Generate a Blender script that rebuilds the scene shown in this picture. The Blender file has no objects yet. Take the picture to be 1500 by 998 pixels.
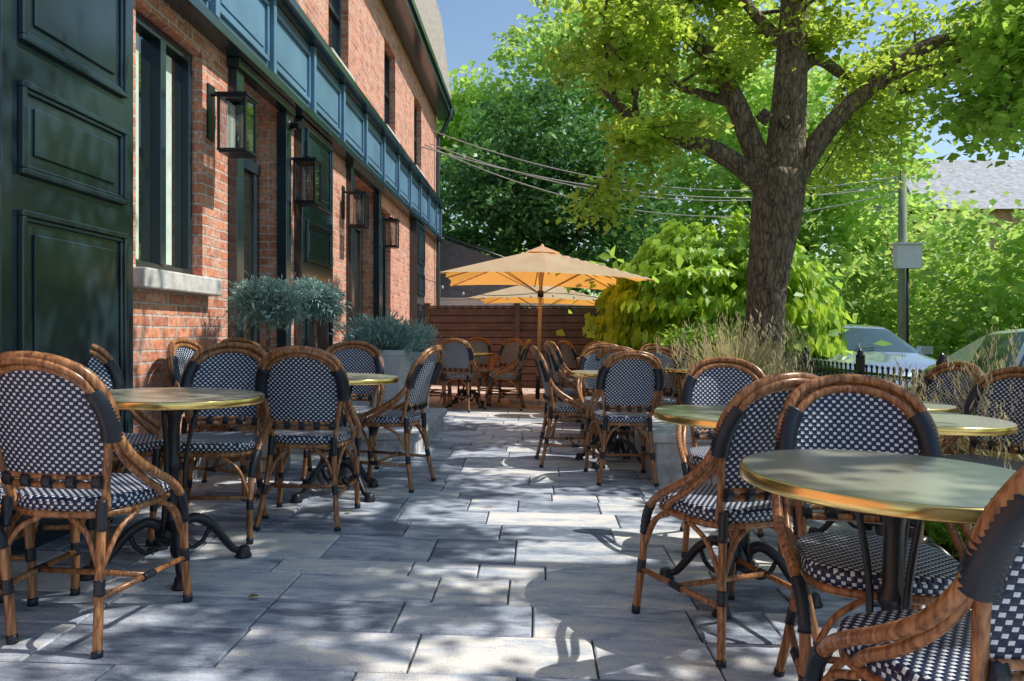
import bpy, math, random
import numpy as np
from mathutils import Vector, Matrix
random.seed(7); rng=np.random.default_rng(11)
S=bpy.context.scene
SL=0.03
def gz(x): return -SL*max(-2.6,min(3.4,x))

# ---------------------------------------------------------------- materials
def newmat(n):
    m=bpy.data.materials.new(n); m.use_nodes=True
    nt=m.node_tree; b=nt.nodes['Principled BSDF']; return m,nt,b
def N(nt,t,**k):
    n=nt.nodes.new(t)
    for a,v in k.items():
        if a in n.inputs.keys(): n.inputs[a].default_value=v
        else: setattr(n,a,v)
    return n
def ramp(nt,stops):
    r=nt.nodes.new('ShaderNodeValToRGB'); e=r.color_ramp.elements
    while len(e)<len(stops): e.new(.5)
    for i,(p,c) in enumerate(stops):
        e[i].position=p; e[i].color=(*c,1)
    return r
def L(nt,a,b): nt.links.new(a,b)
def simple(n,c,rough=.5,metal=0,var=.15,scale=8,bump=0,spec=.5,bscale=40,coord='Object'):
    m,nt,b=newmat(n)
    tc=N(nt,'ShaderNodeTexCoord'); nz=N(nt,'ShaderNodeTexNoise'); nz.inputs['Scale'].default_value=scale; nz.inputs['Detail'].default_value=6
    L(nt,tc.outputs[coord],nz.inputs['Vector'])
    r=ramp(nt,[(.3,tuple(max(0,x*(1-var)) for x in c)),(.7,tuple(min(1,x*(1+var)) for x in c))])
    L(nt,nz.outputs['Fac'],r.inputs[0]); L(nt,r.outputs[0],b.inputs['Base Color'])
    b.inputs['Roughness'].default_value=rough; b.inputs['Metallic'].default_value=metal
    b.inputs['Specular IOR Level'].default_value=spec
    if bump:
        n2=N(nt,'ShaderNodeTexNoise'); n2.inputs['Scale'].default_value=bscale; L(nt,tc.outputs[coord],n2.inputs['Vector'])
        bp=N(nt,'ShaderNodeBump'); bp.inputs['Strength'].default_value=bump; bp.inputs['Distance'].default_value=.01
        L(nt,n2.outputs['Fac'],bp.inputs['Height']); L(nt,bp.outputs[0],b.inputs['Normal'])
    return m
def leafmat(n,c1,c2,tc,tr=.45):
    m,nt,b=newmat(n)
    a=N(nt,'ShaderNodeAttribute'); a.attribute_name='tone'
    r=ramp(nt,[(0,c1),(1,c2)]); L(nt,a.outputs['Fac'],r.inputs[0]); L(nt,r.outputs[0],b.inputs['Base Color'])
    b.inputs['Roughness'].default_value=.42; b.inputs['Specular IOR Level'].default_value=.4
    t=N(nt,'ShaderNodeBsdfTranslucent'); 
    r2=ramp(nt,[(0,tuple(x*.6 for x in tc)),(1,tc)]); L(nt,a.outputs['Fac'],r2.inputs[0]); L(nt,r2.outputs[0],t.inputs['Color'])
    mx=N(nt,'ShaderNodeMixShader'); mx.inputs[0].default_value=tr
    L(nt,b.outputs[0],mx.inputs[1]); L(nt,t.outputs[0],mx.inputs[2]); L(nt,mx.outputs[0],nt.nodes['Material Output'].inputs[0])
    return m

def brickmat():
    m,nt,b=newmat('brick')
    tc=N(nt,'ShaderNodeTexCoord'); sp=N(nt,'ShaderNodeSeparateXYZ'); L(nt,tc.outputs['Object'],sp.inputs[0])
    ad=N(nt,'ShaderNodeMath',operation='ADD'); L(nt,sp.outputs[0],ad.inputs[0]); L(nt,sp.outputs[1],ad.inputs[1])
    cb=N(nt,'ShaderNodeCombineXYZ'); L(nt,ad.outputs[0],cb.inputs[0]); L(nt,sp.outputs[2],cb.inputs[1])
    wn=N(nt,'ShaderNodeTexNoise'); wn.inputs['Scale'].default_value=9; L(nt,tc.outputs['Object'],wn.inputs['Vector'])
    wm=N(nt,'ShaderNodeVectorMath',operation='MULTIPLY_ADD'); wm.inputs[1].default_value=(.014,.014,0); L(nt,wn.outputs['Color'],wm.inputs[0]); L(nt,cb.outputs[0],wm.inputs[2])
    br=N(nt,'ShaderNodeTexBrick'); L(nt,wm.outputs[0],br.inputs['Vector'])
    br.inputs['Scale'].default_value=1; br.inputs['Brick Width'].default_value=.22; br.inputs['Row Height'].default_value=.074
    br.inputs['Mortar Size'].default_value=.008; br.inputs['Mortar Smooth'].default_value=.3; br.inputs['Bias'].default_value=-.15
    br.inputs['Color1'].default_value=(.82,.33,.19,1); br.inputs['Color2'].default_value=(.46,.15,.09,1); br.inputs['Mortar'].default_value=(.66,.56,.49,1)
    nz=N(nt,'ShaderNodeTexNoise'); nz.inputs['Scale'].default_value=5; nz.inputs['Detail'].default_value=8; nz.inputs['Roughness'].default_value=.75; L(nt,tc.outputs['Object'],nz.inputs['Vector'])
    r=ramp(nt,[(.47,(0,0,0)),(.66,(.85,.85,.85))]); L(nt,nz.outputs['Fac'],r.inputs[0])
    mx=N(nt,'ShaderNodeMix',data_type='RGBA'); L(nt,r.outputs[0],mx.inputs[0]); L(nt,br.outputs['Color'],mx.inputs[6]); mx.inputs[7].default_value=(.80,.56,.45,1)
    nz2=N(nt,'ShaderNodeTexNoise'); nz2.inputs['Scale'].default_value=30; nz2.inputs['Detail'].default_value=4; L(nt,tc.outputs['Object'],nz2.inputs['Vector'])
    r2=ramp(nt,[(.3,(.62,.62,.62)),(.7,(1.2,1.2,1.2))]); L(nt,nz2.outputs['Fac'],r2.inputs[0])
    mu=N(nt,'ShaderNodeMix',data_type='RGBA',blend_type='MULTIPLY'); mu.inputs[0].default_value=1; L(nt,mx.outputs[2],mu.inputs[6]); L(nt,r2.outputs[0],mu.inputs[7])
    L(nt,mu.outputs[2],b.inputs['Base Color']); b.inputs['Roughness'].default_value=.85
    iv=N(nt,'ShaderNodeMath',operation='MULTIPLY_ADD'); iv.inputs[1].default_value=-1; L(nt,br.outputs['Fac'],iv.inputs[0])
    s2=N(nt,'ShaderNodeMath',operation='MULTIPLY'); s2.inputs[1].default_value=.5; L(nt,nz2.outputs['Fac'],s2.inputs[0]); L(nt,s2.outputs[0],iv.inputs[2])
    bp=N(nt,'ShaderNodeBump'); bp.inputs['Distance'].default_value=.014; bp.inputs['Strength'].default_value=.9; L(nt,iv.outputs[0],bp.inputs['Height']); L(nt,bp.outputs[0],b.inputs['Normal'])
    return m
def pavermat(n,ca,cb_,cd):
    m,nt,b=newmat(n)
    tc=N(nt,'ShaderNodeTexCoord'); a=N(nt,'ShaderNodeAttribute'); a.attribute_name='tone'
    mp=N(nt,'ShaderNodeVectorMath',operation='MULTIPLY_ADD'); mp.inputs[1].default_value=(37,53,11); L(nt,a.outputs['Color'],mp.inputs[0]); L(nt,tc.outputs['Object'],mp.inputs[2])
    sc=N(nt,'ShaderNodeMapping'); sc.inputs['Scale'].default_value=(2.0,6,3); L(nt,mp.outputs[0],sc.inputs[0])
    nz=N(nt,'ShaderNodeTexNoise'); nz.inputs['Scale'].default_value=1.5; nz.inputs['Detail'].default_value=7; nz.inputs['Roughness'].default_value=.68; nz.inputs['Distortion'].default_value=.4; L(nt,sc.outputs[0],nz.inputs['Vector'])
    ad=N(nt,'ShaderNodeMath',operation='MULTIPLY_ADD'); ad.inputs[1].default_value=.26; ad.inputs[2].default_value=-.13; L(nt,a.outputs['Fac'],ad.inputs[0])
    ad2=N(nt,'ShaderNodeMath',operation='ADD'); L(nt,ad.outputs[0],ad2.inputs[0]); L(nt,nz.outputs['Fac'],ad2.inputs[1])
    r=ramp(nt,[(.33,cd),(.50,ca),(.65,cb_)]); L(nt,ad2.outputs[0],r.inputs[0])
    g=N(nt,'ShaderNodeTexNoise'); g.inputs['Scale'].default_value=200; g.inputs['Detail'].default_value=3; L(nt,tc.outputs['Object'],g.inputs['Vector'])
    r2=ramp(nt,[(.3,(.76,.76,.76)),(.7,(1.18,1.18,1.18))]); L(nt,g.outputs['Fac'],r2.inputs[0])
    mu=N(nt,'ShaderNodeMix',data_type='RGBA',blend_type='MULTIPLY'); mu.inputs[0].default_value=1; L(nt,r.outputs[0],mu.inputs[6]); L(nt,r2.outputs[0],mu.inputs[7])
    L(nt,mu.outputs[2],b.inputs['Base Color']); b.inputs['Roughness'].default_value=.5
    bp=N(nt,'ShaderNodeBump'); bp.inputs['Distance'].default_value=.004; bp.inputs['Strength'].default_value=.5; L(nt,g.outputs['Fac'],bp.inputs['Height']); L(nt,bp.outputs[0],b.inputs['Normal'])
    return m
def weavemat():
    m,nt,b=newmat('woven_rattan')
    uv=N(nt,'ShaderNodeUVMap'); uv.uv_map='UVMap'
    mp=N(nt,'ShaderNodeVectorMath',operation='SCALE'); mp.inputs['Scale'].default_value=1/.0125; L(nt,uv.outputs[0],mp.inputs[0])
    sp=N(nt,'ShaderNodeSeparateXYZ'); L(nt,mp.outputs[0],sp.inputs[0])
    def M(op,a,bv=None):
        n=N(nt,'ShaderNodeMath',operation=op)
        if hasattr(a,'links'): L(nt,a,n.inputs[0])
        else: n.inputs[0].default_value=a
        if bv is not None:
            if hasattr(bv,'links'): L(nt,bv,n.inputs[1])
            else: n.inputs[1].default_value=bv
        return n.outputs[0]
    fx=M('FLOOR',sp.outputs[0]); fy=M('FLOOR',sp.outputs[1])
    par=M('FLOORED_MODULO',M('ADD',fx,fy),2.0)
    ux=M('ABSOLUTE',M('SUBTRACT',M('FRACT',sp.outputs[0]),.5)); uy=M('ABSOLUTE',M('SUBTRACT',M('FRACT',sp.outputs[1]),.5))
    ins=M('MULTIPLY',M('LESS_THAN',ux,.40),M('LESS_THAN',uy,.34))
    f=M('MULTIPLY',par,ins)
    mx=N(nt,'ShaderNodeMix',data_type='RGBA'); L(nt,f,mx.inputs[0]); mx.inputs[6].default_value=(.010,.022,.066,1); mx.inputs[7].default_value=(.76,.80,.86,1)
    L(nt,mx.outputs[2],b.inputs['Base Color']); b.inputs['Roughness'].default_value=.42
    h=M('ADD',M('MULTIPLY',M('ADD',ux,uy),-1.0),M('MULTIPLY',f,.4))
    bp=N(nt,'ShaderNodeBump'); bp.inputs['Distance'].default_value=.004; bp.inputs['Strength'].default_value=.7; L(nt,h,bp.inputs['Height']); L(nt,bp.outputs[0],b.inputs['Normal'])
    return m
def barkmat(n,c1,c2,sc=9):
    m,nt,b=newmat(n)
    tc=N(nt,'ShaderNodeTexCoord'); mp=N(nt,'ShaderNodeMapping'); mp.inputs['Scale'].default_value=(1,1,.35); L(nt,tc.outputs['Object'],mp.inputs[0])
    nz=N(nt,'ShaderNodeTexNoise'); nz.inputs['Scale'].default_value=sc*1.6; nz.inputs['Detail'].default_value=8; nz.inputs['Distortion'].default_value=.6; L(nt,mp.outputs[0],nz.inputs['Vector'])
    v=N(nt,'ShaderNodeTexVoronoi'); v.feature='DISTANCE_TO_EDGE'; v.inputs['Scale'].default_value=sc*2; 
    vm=N(nt,'ShaderNodeVectorMath',operation='MULTIPLY_ADD'); vm.inputs[1].default_value=(.12,.12,.12); L(nt,nz.outputs['Color'],vm.inputs[0]); L(nt,mp.outputs[0],vm.inputs[2]); L(nt,vm.outputs[0],v.inputs['Vector'])
    mu=N(nt,'ShaderNodeMath',operation='MULTIPLY_ADD'); mu.inputs[1].default_value=2.2; L(nt,v.outputs['Distance'],mu.inputs[0]); L(nt,nz.outputs['Fac'],mu.inputs[2])
    r=ramp(nt,[(.35,c1),(.95,c2)]); L(nt,mu.outputs[0],r.inputs[0]); L(nt,r.outputs[0],b.inputs['Base Color']); b.inputs['Roughness'].default_value=.95
    bp=N(nt,'ShaderNodeBump'); bp.inputs['Distance'].default_value=.03; bp.inputs['Strength'].default_value=1; L(nt,mu.outputs[0],bp.inputs['Height']); L(nt,bp.outputs[0],b.inputs['Normal'])
    return m
M_brick=brickmat()
M_paver=pavermat('grey_pavers',(.46,.51,.59),(.78,.75,.70),(.15,.18,.24))
M_paver2=pavermat('red_pavers',(.62,.45,.37),(.76,.60,.5),(.38,.25,.20))
M_joint=simple('joint_sand',(.08,.08,.08),.95,bump=.4)
M_weave=weavemat()
def rattan():
    m,nt,b=newmat('brown_rattan')
    tc=N(nt,'ShaderNodeTexCoord'); mp=N(nt,'ShaderNodeMapping'); mp.inputs['Scale'].default_value=(60,60,4); L(nt,tc.outputs['Object'],mp.inputs[0])
    nz=N(nt,'ShaderNodeTexNoise'); nz.inputs['Scale'].default_value=1.5; nz.inputs['Detail'].default_value=5; L(nt,mp.outputs[0],nz.inputs['Vector'])
    r=ramp(nt,[(.32,(.11,.045,.02)),(.5,(.34,.145,.055)),(.72,(.56,.29,.13))]); L(nt,nz.outputs['Fac'],r.inputs[0]); L(nt,r.outputs[0],b.inputs['Base Color']); b.inputs['Roughness'].default_value=.28
    return m
M_rattan=rattan()
M_bind=simple('black_binding',(.014,.020,.032),.38)
M_iron=simple('black_iron',(.016,.018,.024),.35,bump=.15)
M_brass=simple('brass_edge',(.95,.66,.24),.22,1,var=.08,scale=4)
M_top=simple('table_top',(.50,.50,.38),.25,.45,var=.1,scale=3)
M_black=simple('black_paint',(.018,.036,.048),.17,0,var=.25,scale=3,bump=.03,spec=.9)
M_blue=simple('slate_blue_paint',(.13,.25,.37),.32,0,var=.2,scale=2,spec=.6)
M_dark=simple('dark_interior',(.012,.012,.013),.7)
M_stone=simple('limestone',(.60,.58,.55),.8,var=.2,scale=14,bump=.4)
M_block=simple('grey_block',(.50,.50,.50),.85,var=.35,scale=10,bump=.5)
M_roof=simple('mansard',(.38,.33,.28),.8,var=.3,scale=12,bump=.4)
M_glass=simple('window_glass',(.012,.02,.018),.03,0,var=.4,scale=1.2,spec=1.0)
M_glass.node_tree.nodes['Principled BSDF'].inputs['Coat Weight'].default_value=1
M_blind=simple('pale_blind',(.66,.76,.68),.5)
M_white=simple('white_paint',(.75,.75,.73),.5,var=.05)
M_slat=simple('brown_slat',(.125,.066,.047),.5,var=.3,scale=5,bump=.2)
M_grey=simple('planter_grey',(.50,.51,.52),.6,var=.15,bump=.1)
M_bark=barkmat('bark',(.045,.034,.027),(.31,.235,.18))
M_bark2=barkmat('bark_dark',(.03,.022,.018),(.15,.12,.09),5)
M_soil=simple('soil',(.05,.035,.025),.95,var=.5,scale=20,bump=.8)
M_grass=simple('grass',(.08,.15,.03),.95,var=.5,scale=3,bump=.6)
M_asph=simple('asphalt',(.09,.09,.092),.9,var=.2,scale=30,bump=.3)
M_conc=simple('concrete',(.42,.41,.39),.85,var=.15,scale=6,bump=.3)
M_wood=simple('pole_wood',(.58,.38,.22),.5,var=.2,scale=10)
M_leaf=leafmat('leaf_bright',(.12,.25,.02),(.34,.49,.07),(.80,.98,.14),.58)
M_leafdk=leafmat('leaf_dark',(.045,.14,.045),(.16,.33,.09),(.2,.44,.1),.3)
M_leafmid=leafmat('leaf_mid',(.10,.27,.02),(.28,.50,.07),(.64,.95,.14),.5)
M_leaffar=leafmat('leaf_far',(.14,.33,.05),(.44,.66,.15),(.76,1.0,.24),.5)  # mid leaf lightened for distance: airy haze put into the colour
M_leafcat=leafmat('leaf_yellowgreen',(.18,.36,.02),(.44,.64,.06),(.70,.92,.10),.45)
M_spruce=leafmat('spruce_needles',(.16,.31,.28),(.46,.62,.57),(.24,.42,.35),.15)
M_straw=leafmat('straw',(.34,.34,.12),(.80,.68,.42),(.66,.58,.3),.35)

def canvas():
    m,nt,b=newmat('umbrella_canvas')
    b.inputs['Roughness'].default_value=.85
    tc=N(nt,'ShaderNodeTexCoord'); nz=N(nt,'ShaderNodeTexNoise'); nz.inputs['Scale'].default_value=3; L(nt,tc.outputs['Object'],nz.inputs['Vector'])
    r=ramp(nt,[(.3,(.74,.60,.38)),(.7,(.86,.72,.48))]); L(nt,nz.outputs['Fac'],r.inputs[0]); L(nt,r.outputs[0],b.inputs['Base Color'])
    t=N(nt,'ShaderNodeBsdfTranslucent'); t.inputs[0].default_value=(1,.44,.08,1)
    mx=N(nt,'ShaderNodeMixShader'); mx.inputs[0].default_value=.5
    L(nt,b.outputs[0],mx.inputs[1]); L(nt,t.outputs[0],mx.inputs[2]); L(nt,mx.outputs[0],nt.nodes['Material Output'].inputs[0])
    return m
M_canvas=canvas()
def lampglass():
    m,nt,b=newmat('lantern_glass')
    g=N(nt,'ShaderNodeBsdfGlossy'); g.inputs['Roughness'].default_value=.03
    t=N(nt,'ShaderNodeBsdfTransparent'); mx=N(nt,'ShaderNodeMixShader'); mx.inputs[0].default_value=.3
    L(nt,t.outputs[0],mx.inputs[1]); L(nt,g.outputs[0],mx.inputs[2]); L(nt,mx.outputs[0],nt.nodes['Material Output'].inputs[0]); return m
M_lg=lampglass()
def carpaint(n,c):
    m=simple(n,c,.22,.5,var=.03); m.node_tree.nodes['Principled BSDF'].inputs['Coat Weight'].default_value=1; return m

# ---------------------------------------------------------------- mesh builder
def cr(P,n=6):
    P=[Vector(p) for p in P]; out=[]
    for i in range(len(P)-1):
        p0=P[i-1] if i>0 else P[i]*2-P[i+1]; p1=P[i]; p2=P[i+1]; p3=P[i+2] if i+2<len(P) else P[i+1]*2-P[i]
        for k in range(n):
            t=k/n
            out.append(.5*((2*p1)+(p2-p0)*t+(2*p0-5*p1+4*p2-p3)*t*t+(3*p1-p0-3*p2+p3)*t**3))
    out.append(P[-1]); return out
def resamp(pts,t0,t1,n):
    d=[0]
    for i in range(1,len(pts)): d.append(d[-1]+(pts[i]-pts[i-1]).length)
    T=d[-1]; out=[]
    for k in range(n):
        s=(t0+(t1-t0)*k/(n-1))*T; j=1
        while j<len(d)-1 and d[j]<s: j+=1
        a=(s-d[j-1])/max(1e-9,d[j]-d[j-1]); out.append(pts[j-1].lerp(pts[j],a))
    return out
class MB:
    def __init__(s): s.v=[];s.f=[];s.m=[];s.sm=[];s.uv=[];s.r=[]
    def face(s,idx,mat=0,smooth=False,uv=None,r=0):
        s.f.append(idx);s.m.append(mat);s.sm.append(smooth);s.uv.append(uv or [(0,0)]*len(idx));s.r.append(r)
    def box(s,a,b,mat=0,r=0):
        x0,y0,z0=a;x1,y1,z1=b;o=len(s.v)
        s.v+= [(x0,y0,z0),(x1,y0,z0),(x1,y1,z0),(x0,y1,z0),(x0,y0,z1),(x1,y0,z1),(x1,y1,z1),(x0,y1,z1)]
        for q in [(3,2,1,0),(4,5,6,7),(0,1,5,4),(1,2,6,5),(2,3,7,6),(3,0,4,7)]: s.face([o+i for i in q],mat,r=r)
    def quad(s,pts,mat=0,uv=None):
        o=len(s.v); s.v+=[tuple(p) for p in pts]; s.face(list(range(o,o+len(pts))),mat,uv=uv)
    def tube(s,pts,rad,seg=8,mat=0,caps=True):
        pts=[Vector(p) for p in pts]; n=len(pts)
        if not isinstance(rad,(list,tuple)): rad=[rad]*n
        t=(pts[1]-pts[0]).normalized(); nv=t.orthogonal().normalized(); o=len(s.v)
        for i in range(n):
            t=(pts[min(i+1,n-1)]-pts[max(i-1,0)])
            t=t.normalized() if t.length>1e-9 else Vector((0,0,1))
            nv=(nv-t*nv.dot(t)); nv=nv.normalized() if nv.length>1e-6 else t.orthogonal().normalized(); bv=t.cross(nv)
            for k in range(seg):
                a=2*math.pi*k/seg; s.v.append(tuple(pts[i]+(nv*math.cos(a)+bv*math.sin(a))*rad[i]))
        for i in range(n-1):
            for k in range(seg):
                k2=(k+1)%seg; s.face([o+i*seg+k,o+i*seg+k2,o+(i+1)*seg+k2,o+(i+1)*seg+k],mat,True)
        if caps:
            s.face([o+k for k in range(seg)][::-1],mat); s.face([o+(n-1)*seg+k for k in range(seg)],mat)
    def lathe(s,prof,c=(0,0),seg=24,mat=0,smooth=True):
        o=len(s.v); n=len(prof)
        for r,z in prof:
            for k in range(seg):
                a=2*math.pi*k/seg; s.v.append((c[0]+r*math.cos(a),c[1]+r*math.sin(a),z))
        for i in range(n-1):
            for k in range(seg):
                k2=(k+1)%seg; s.face([o+i*seg+k,o+i*seg+k2,o+(i+1)*seg+k2,o+(i+1)*seg+k],mat,smooth)
        s.face([o+(n-1)*seg+k for k in range(seg)],mat); s.face([o+k for k in range(seg)][::-1],mat)
    def mesh(s,name,mats):
        me=bpy.data.meshes.new(name); me.from_pydata(s.v,[],s.f)
        for m in mats: me.materials.append(m)
        me.polygons.foreach_set('material_index',s.m); me.polygons.foreach_set('use_smooth',s.sm)
        u=me.uv_layers.new(name='UVMap'); u.data.foreach_set('uv',[c for f in s.uv for p in f for c in p])
        at=me.attributes.new('tone','FLOAT','FACE'); at.data.foreach_set('value',s.r)
        me.update(); return me
    def obj(s,name,mats,parent=None,bevel=0):
        o=bpy.data.objects.new(name,s.mesh(name,mats)); S.collection.objects.link(o)
        if parent: o.parent=parent
        if bevel:
            b=o.modifiers.new('bevel','BEVEL'); b.width=bevel; b.segments=2; b.limit_method='ANGLE'
        return o
def empty(name,loc=(0,0,0)):
    e=bpy.data.objects.new(name,None); e.location=loc; S.collection.objects.link(e); return e

def leaves(name,C,size,mat,tone=None,aspect=.6,droop=.3,axis=None,parent=None,jit=.35,up=1.0):
    C=np.asarray(C,float); n=len(C)
    if axis is None:
        A=rng.normal(size=(n,3)); A[:,2]=A[:,2]*.5-droop
    else: A=np.asarray(axis,float)+rng.normal(size=(n,3))*.12
    A/=np.linalg.norm(A,axis=1)[:,None]+1e-9
    Nn=rng.normal(size=(n,3))*.55; Nn[:,2]+=up
    B=np.cross(A,Nn); B/=np.linalg.norm(B,axis=1)[:,None]+1e-9
    Nn=np.cross(B,A)
    s=(size*(1+jit*(rng.random(n)*2-1)))[:,None]
    w=s*aspect/2
    V=np.stack([C,C+A*s*.42+B*w+Nn*s*.08,C+A*s,C+A*s*.42-B*w+Nn*s*.08],1).reshape(-1,3)
    i=np.arange(n)*4
    T=np.stack([i,i+1,i+2,i,i+2,i+3],1).reshape(-1)
    me=bpy.data.meshes.new(name); me.vertices.add(4*n); me.vertices.foreach_set('co',V.ravel())
    me.loops.add(6*n); me.loops.foreach_set('vertex_index',T.astype(np.int32))
    me.polygons.add(2*n); me.polygons.foreach_set('loop_start',np.arange(2*n,dtype=np.int32)*3)
    try: me.polygons.foreach_set('loop_total',np.full(2*n,3,dtype=np.int32))
    except Exception: pass
    me.materials.append(mat)
    if tone is None: tone=rng.random(n)
    at=me.attributes.new('tone','FLOAT','FACE'); at.data.foreach_set('value',np.repeat(np.clip(tone,0,1),2).astype(np.float32))
    me.update(calc_edges=True)
    o=bpy.data.objects.new(name,me); S.collection.objects.link(o)
    if parent: o.parent=parent
    return o
def clumps(blobs,per,cr_,nl,flat=.6,surf=.75):
    P=[];R=[]
    for (cx,cy,cz,rx,ry,rz) in blobs:
        for _ in range(per):
            d=rng.normal(size=3); d/=np.linalg.norm(d); rad=surf+(1.05-surf)*rng.random() if rng.random()<.8 else rng.random()*surf
            c=np.array([cx,cy,cz])+d*np.array([rx,ry,rz])*rad*(1+.12*rng.normal())
            p=rng.normal(size=(nl,3))*.5; p=p*cr_*(.6+.8*rng.random()); p[:,2]*=flat
            p[:,2]-= .25*(p[:,0]**2+p[:,1]**2)/cr_
            P.append(c+p); R.append(np.clip(.5+.28*rng.normal()+.2*rng.normal(size=nl)+.25*d[2],0,1))  # crown tops lighter, undersides darker: light from above put into leaf tone
    return np.concatenate(P),np.concatenate(R)

# ---------------------------------------------------------------- world, sun, camera
sv=Vector((.60,.08,.80)).normalized()
w=bpy.data.worlds.new('World'); S.world=w; w.use_nodes=True
sky=w.node_tree.nodes.new('ShaderNodeTexSky'); sky.sky_type='NISHITA'; sky.sun_disc=False
sky.sun_elevation=math.asin(sv.z); sky.sun_rotation=math.atan2(sv.x,sv.y); sky.air_density=1.3; sky.dust_density=.4; sky.ozone_density=2.0
bg=w.node_tree.nodes['Background']; bg.inputs[1].default_value=.15; w.node_tree.links.new(sky.outputs[0],bg.inputs[0])
sd=bpy.data.lights.new('sun','SUN'); sd.energy=5; sd.angle=math.radians(.53); sd.color=(1,.95,.87)
so=bpy.data.objects.new('sun',sd); so.rotation_euler=(-sv).to_track_quat('-Z','Y').to_euler(); S.collection.objects.link(so)
cd=bpy.data.cameras.new('camera'); cam=bpy.data.objects.new('camera',cd); S.collection.objects.link(cam)
cam.location=(0,0,1.07); cam.rotation_euler=(math.radians(90),0,0); cd.lens=26; cd.sensor_width=36; cd.shift_x=-.0247; cd.shift_y=-.008; cd.clip_start=.05; cd.clip_end=1000
S.camera=cam; S.view_settings.view_transform='Standard'

# ---------------------------------------------------------------- ground
b=MB(); b.quad([(-250,-250,-.40),(250,-250,-.40),(250,250,-.40),(-250,250,-.40)]); b.obj('ground',[M_grass])
b=MB(); b.quad([(4.15,-60,-.35),(11.5,-60,-.35),(11.5,90,-.35),(4.15,90,-.35)]); b.obj('road',[M_asph])
b=MB(); b.box((3.55,-20,-.39),(4.15,60,-.24)); b.obj('pavement',[M_conc],bevel=.02)
b=MB(); b.box((-14,14.45,-.39),(3.5,60,-.04)); b.obj('lawn',[M_grass])
b=MB(); b.quad([(-2.6,-2,gz(-2.6)-.012),(3.5,-2,gz(3.5)-.017),(3.5,14.4,gz(3.5)-.017),(-2.6,14.4,gz(-2.6)-.012)])
b.quad([(3.5,-2,-.39),(3.5,14.4,-.39),(3.5,14.4,-.117),(3.5,-2,-.117)])
b.obj('patio_base',[M_joint])
b=MB(); y=-1.0; 
while y<14.3:
    d=random.choice([.2,.3,.3,.4]); x=-2.5-random.random()*.4
    while x<3.4:
        l=random.choice([.3,.4,.5,.6,.6,.75]); x1=min(x+l,3.45); xa=max(x,-2.55)
        if x1-xa>.02:
            g=.004; c=.005; r=random.random(); mt=1 if y>10.2 else 0; dz=random.uniform(-.0015,.0015)
            o=len(b.v)
            for (e,zz) in ((g,-.03),(g,-c*.9),(g+c,0)):
                for px,py in ((xa+e,y+e),(x1-e,y+e),(x1-e,y+d-e),(xa+e,y+d-e)): b.v.append((px,py,-SL*px+zz+dz))
            b.face([o+8,o+9,o+10,o+11],mt,r=r)
            for k in range(4):
                k2=(k+1)%4
                b.face([o+k,o+k2,o+4+k2,o+4+k],mt,r=r); b.face([o+4+k,o+4+k2,o+8+k2,o+8+k],mt,r=r)
        x+=l
    y+=d
b.obj('patio_paving',[M_paver,M_paver2])
n=9; X=rng.uniform(-2.2,-1,n); Y=rng.uniform(2.4,6,n); 
leaves('fallen_leaves',np.stack([X,Y,-SL*X+.008],1),.045,leafmat('leaf_fallen',(.25,.22,.05),(.5,.40,.08),(.4,.3,.05),.2),aspect=.7,axis=np.stack([rng.normal(size=n),rng.normal(size=n),np.full(n,.05)],1),up=3)
b=MB(); b.box((1.95,6.2,-.1),(3.4,13.9,.02),0); b.obj('garden_bed',[M_soil])
b=MB(); b.box((2.0,2.7,-.1),(3.3,4.7,-.035),0); b.obj('planting_soil',[M_soil])
# raised stone blocks
b=MB(); 
for i,(a,c) in enumerate([((.86,5.35,-.06),(1.26,5.75,.27)),((1.264,5.35,-.06),(1.8,5.75,.27)),((.86,5.754,-.06),(1.16,6.3,.27)),((.86,6.304,-.06),(1.16,6.9,.27)),((.83,5.32,.272),(1.83,5.78,.34)),((.83,5.784,.272),(1.19,6.93,.34))]): b.box(a,c)
b.obj('stone_planter_wall',[M_block],bevel=.012)
b=MB()
for i in range(2):
    for j in range(2): b.box((-2.21+i*.6,6.13+j*.95,0),(-1.616+i*.6,7.074+j*.95,.18))
b.box((-2.33,6.10,.182),(-.98,8.05,.245)); b.obj('stone_step',[M_block],bevel=.01)

# ---------------------------------------------------------------- brick building
BX=-2.4
bld=empty('brick_building')
GO=[(4.42,5.3,1.46,3.06),(5.85,6.9,.12,3.12),(9.4,10.95,.12,3.14),(11.3,12.1,.9,3.0)]
UO=[(y0,y0+.9,4.32,5.72) for y0 in (2.6,5.55,8.5,11.6,14.4)]
def wallx(b,x,th,y0,y1,z0,z1,ops,mat=0):
    ys=sorted({y0,y1}|{o[0] for o in ops}|{o[1] for o in ops}); zs=sorted({z0,z1}|{o[2] for o in ops}|{o[3] for o in ops})
    for i in range(len(ys)-1):
        for j in range(len(zs)-1):
            ym=(ys[i]+ys[i+1])/2; zm=(zs[j]+zs[j+1])/2
            if any(o[0]<ym<o[1] and o[2]<zm<o[3] for o in ops): continue
            b.quad([(x,ys[i],zs[j]),(x,ys[i+1],zs[j]),(x,ys[i+1],zs[j+1]),(x,ys[i],zs[j+1])],mat)
    for (a,c,d,e) in ops:
        b.quad([(x,a,d),(x,a,e),(x-th,a,e),(x-th,a,d)],mat); b.quad([(x,c,d),(x-th,c,d),(x-th,c,e),(x,c,e)],mat)
        b.quad([(x,a,e),(x,c,e),(x-th,c,e),(x-th,a,e)],mat); b.quad([(x,a,d),(x-th,a,d),(x-th,c,d),(x,c,d)],mat)
b=MB(); wallx(b,BX,.3,-4,17.6,-.2,6.5,GO+UO)
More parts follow.
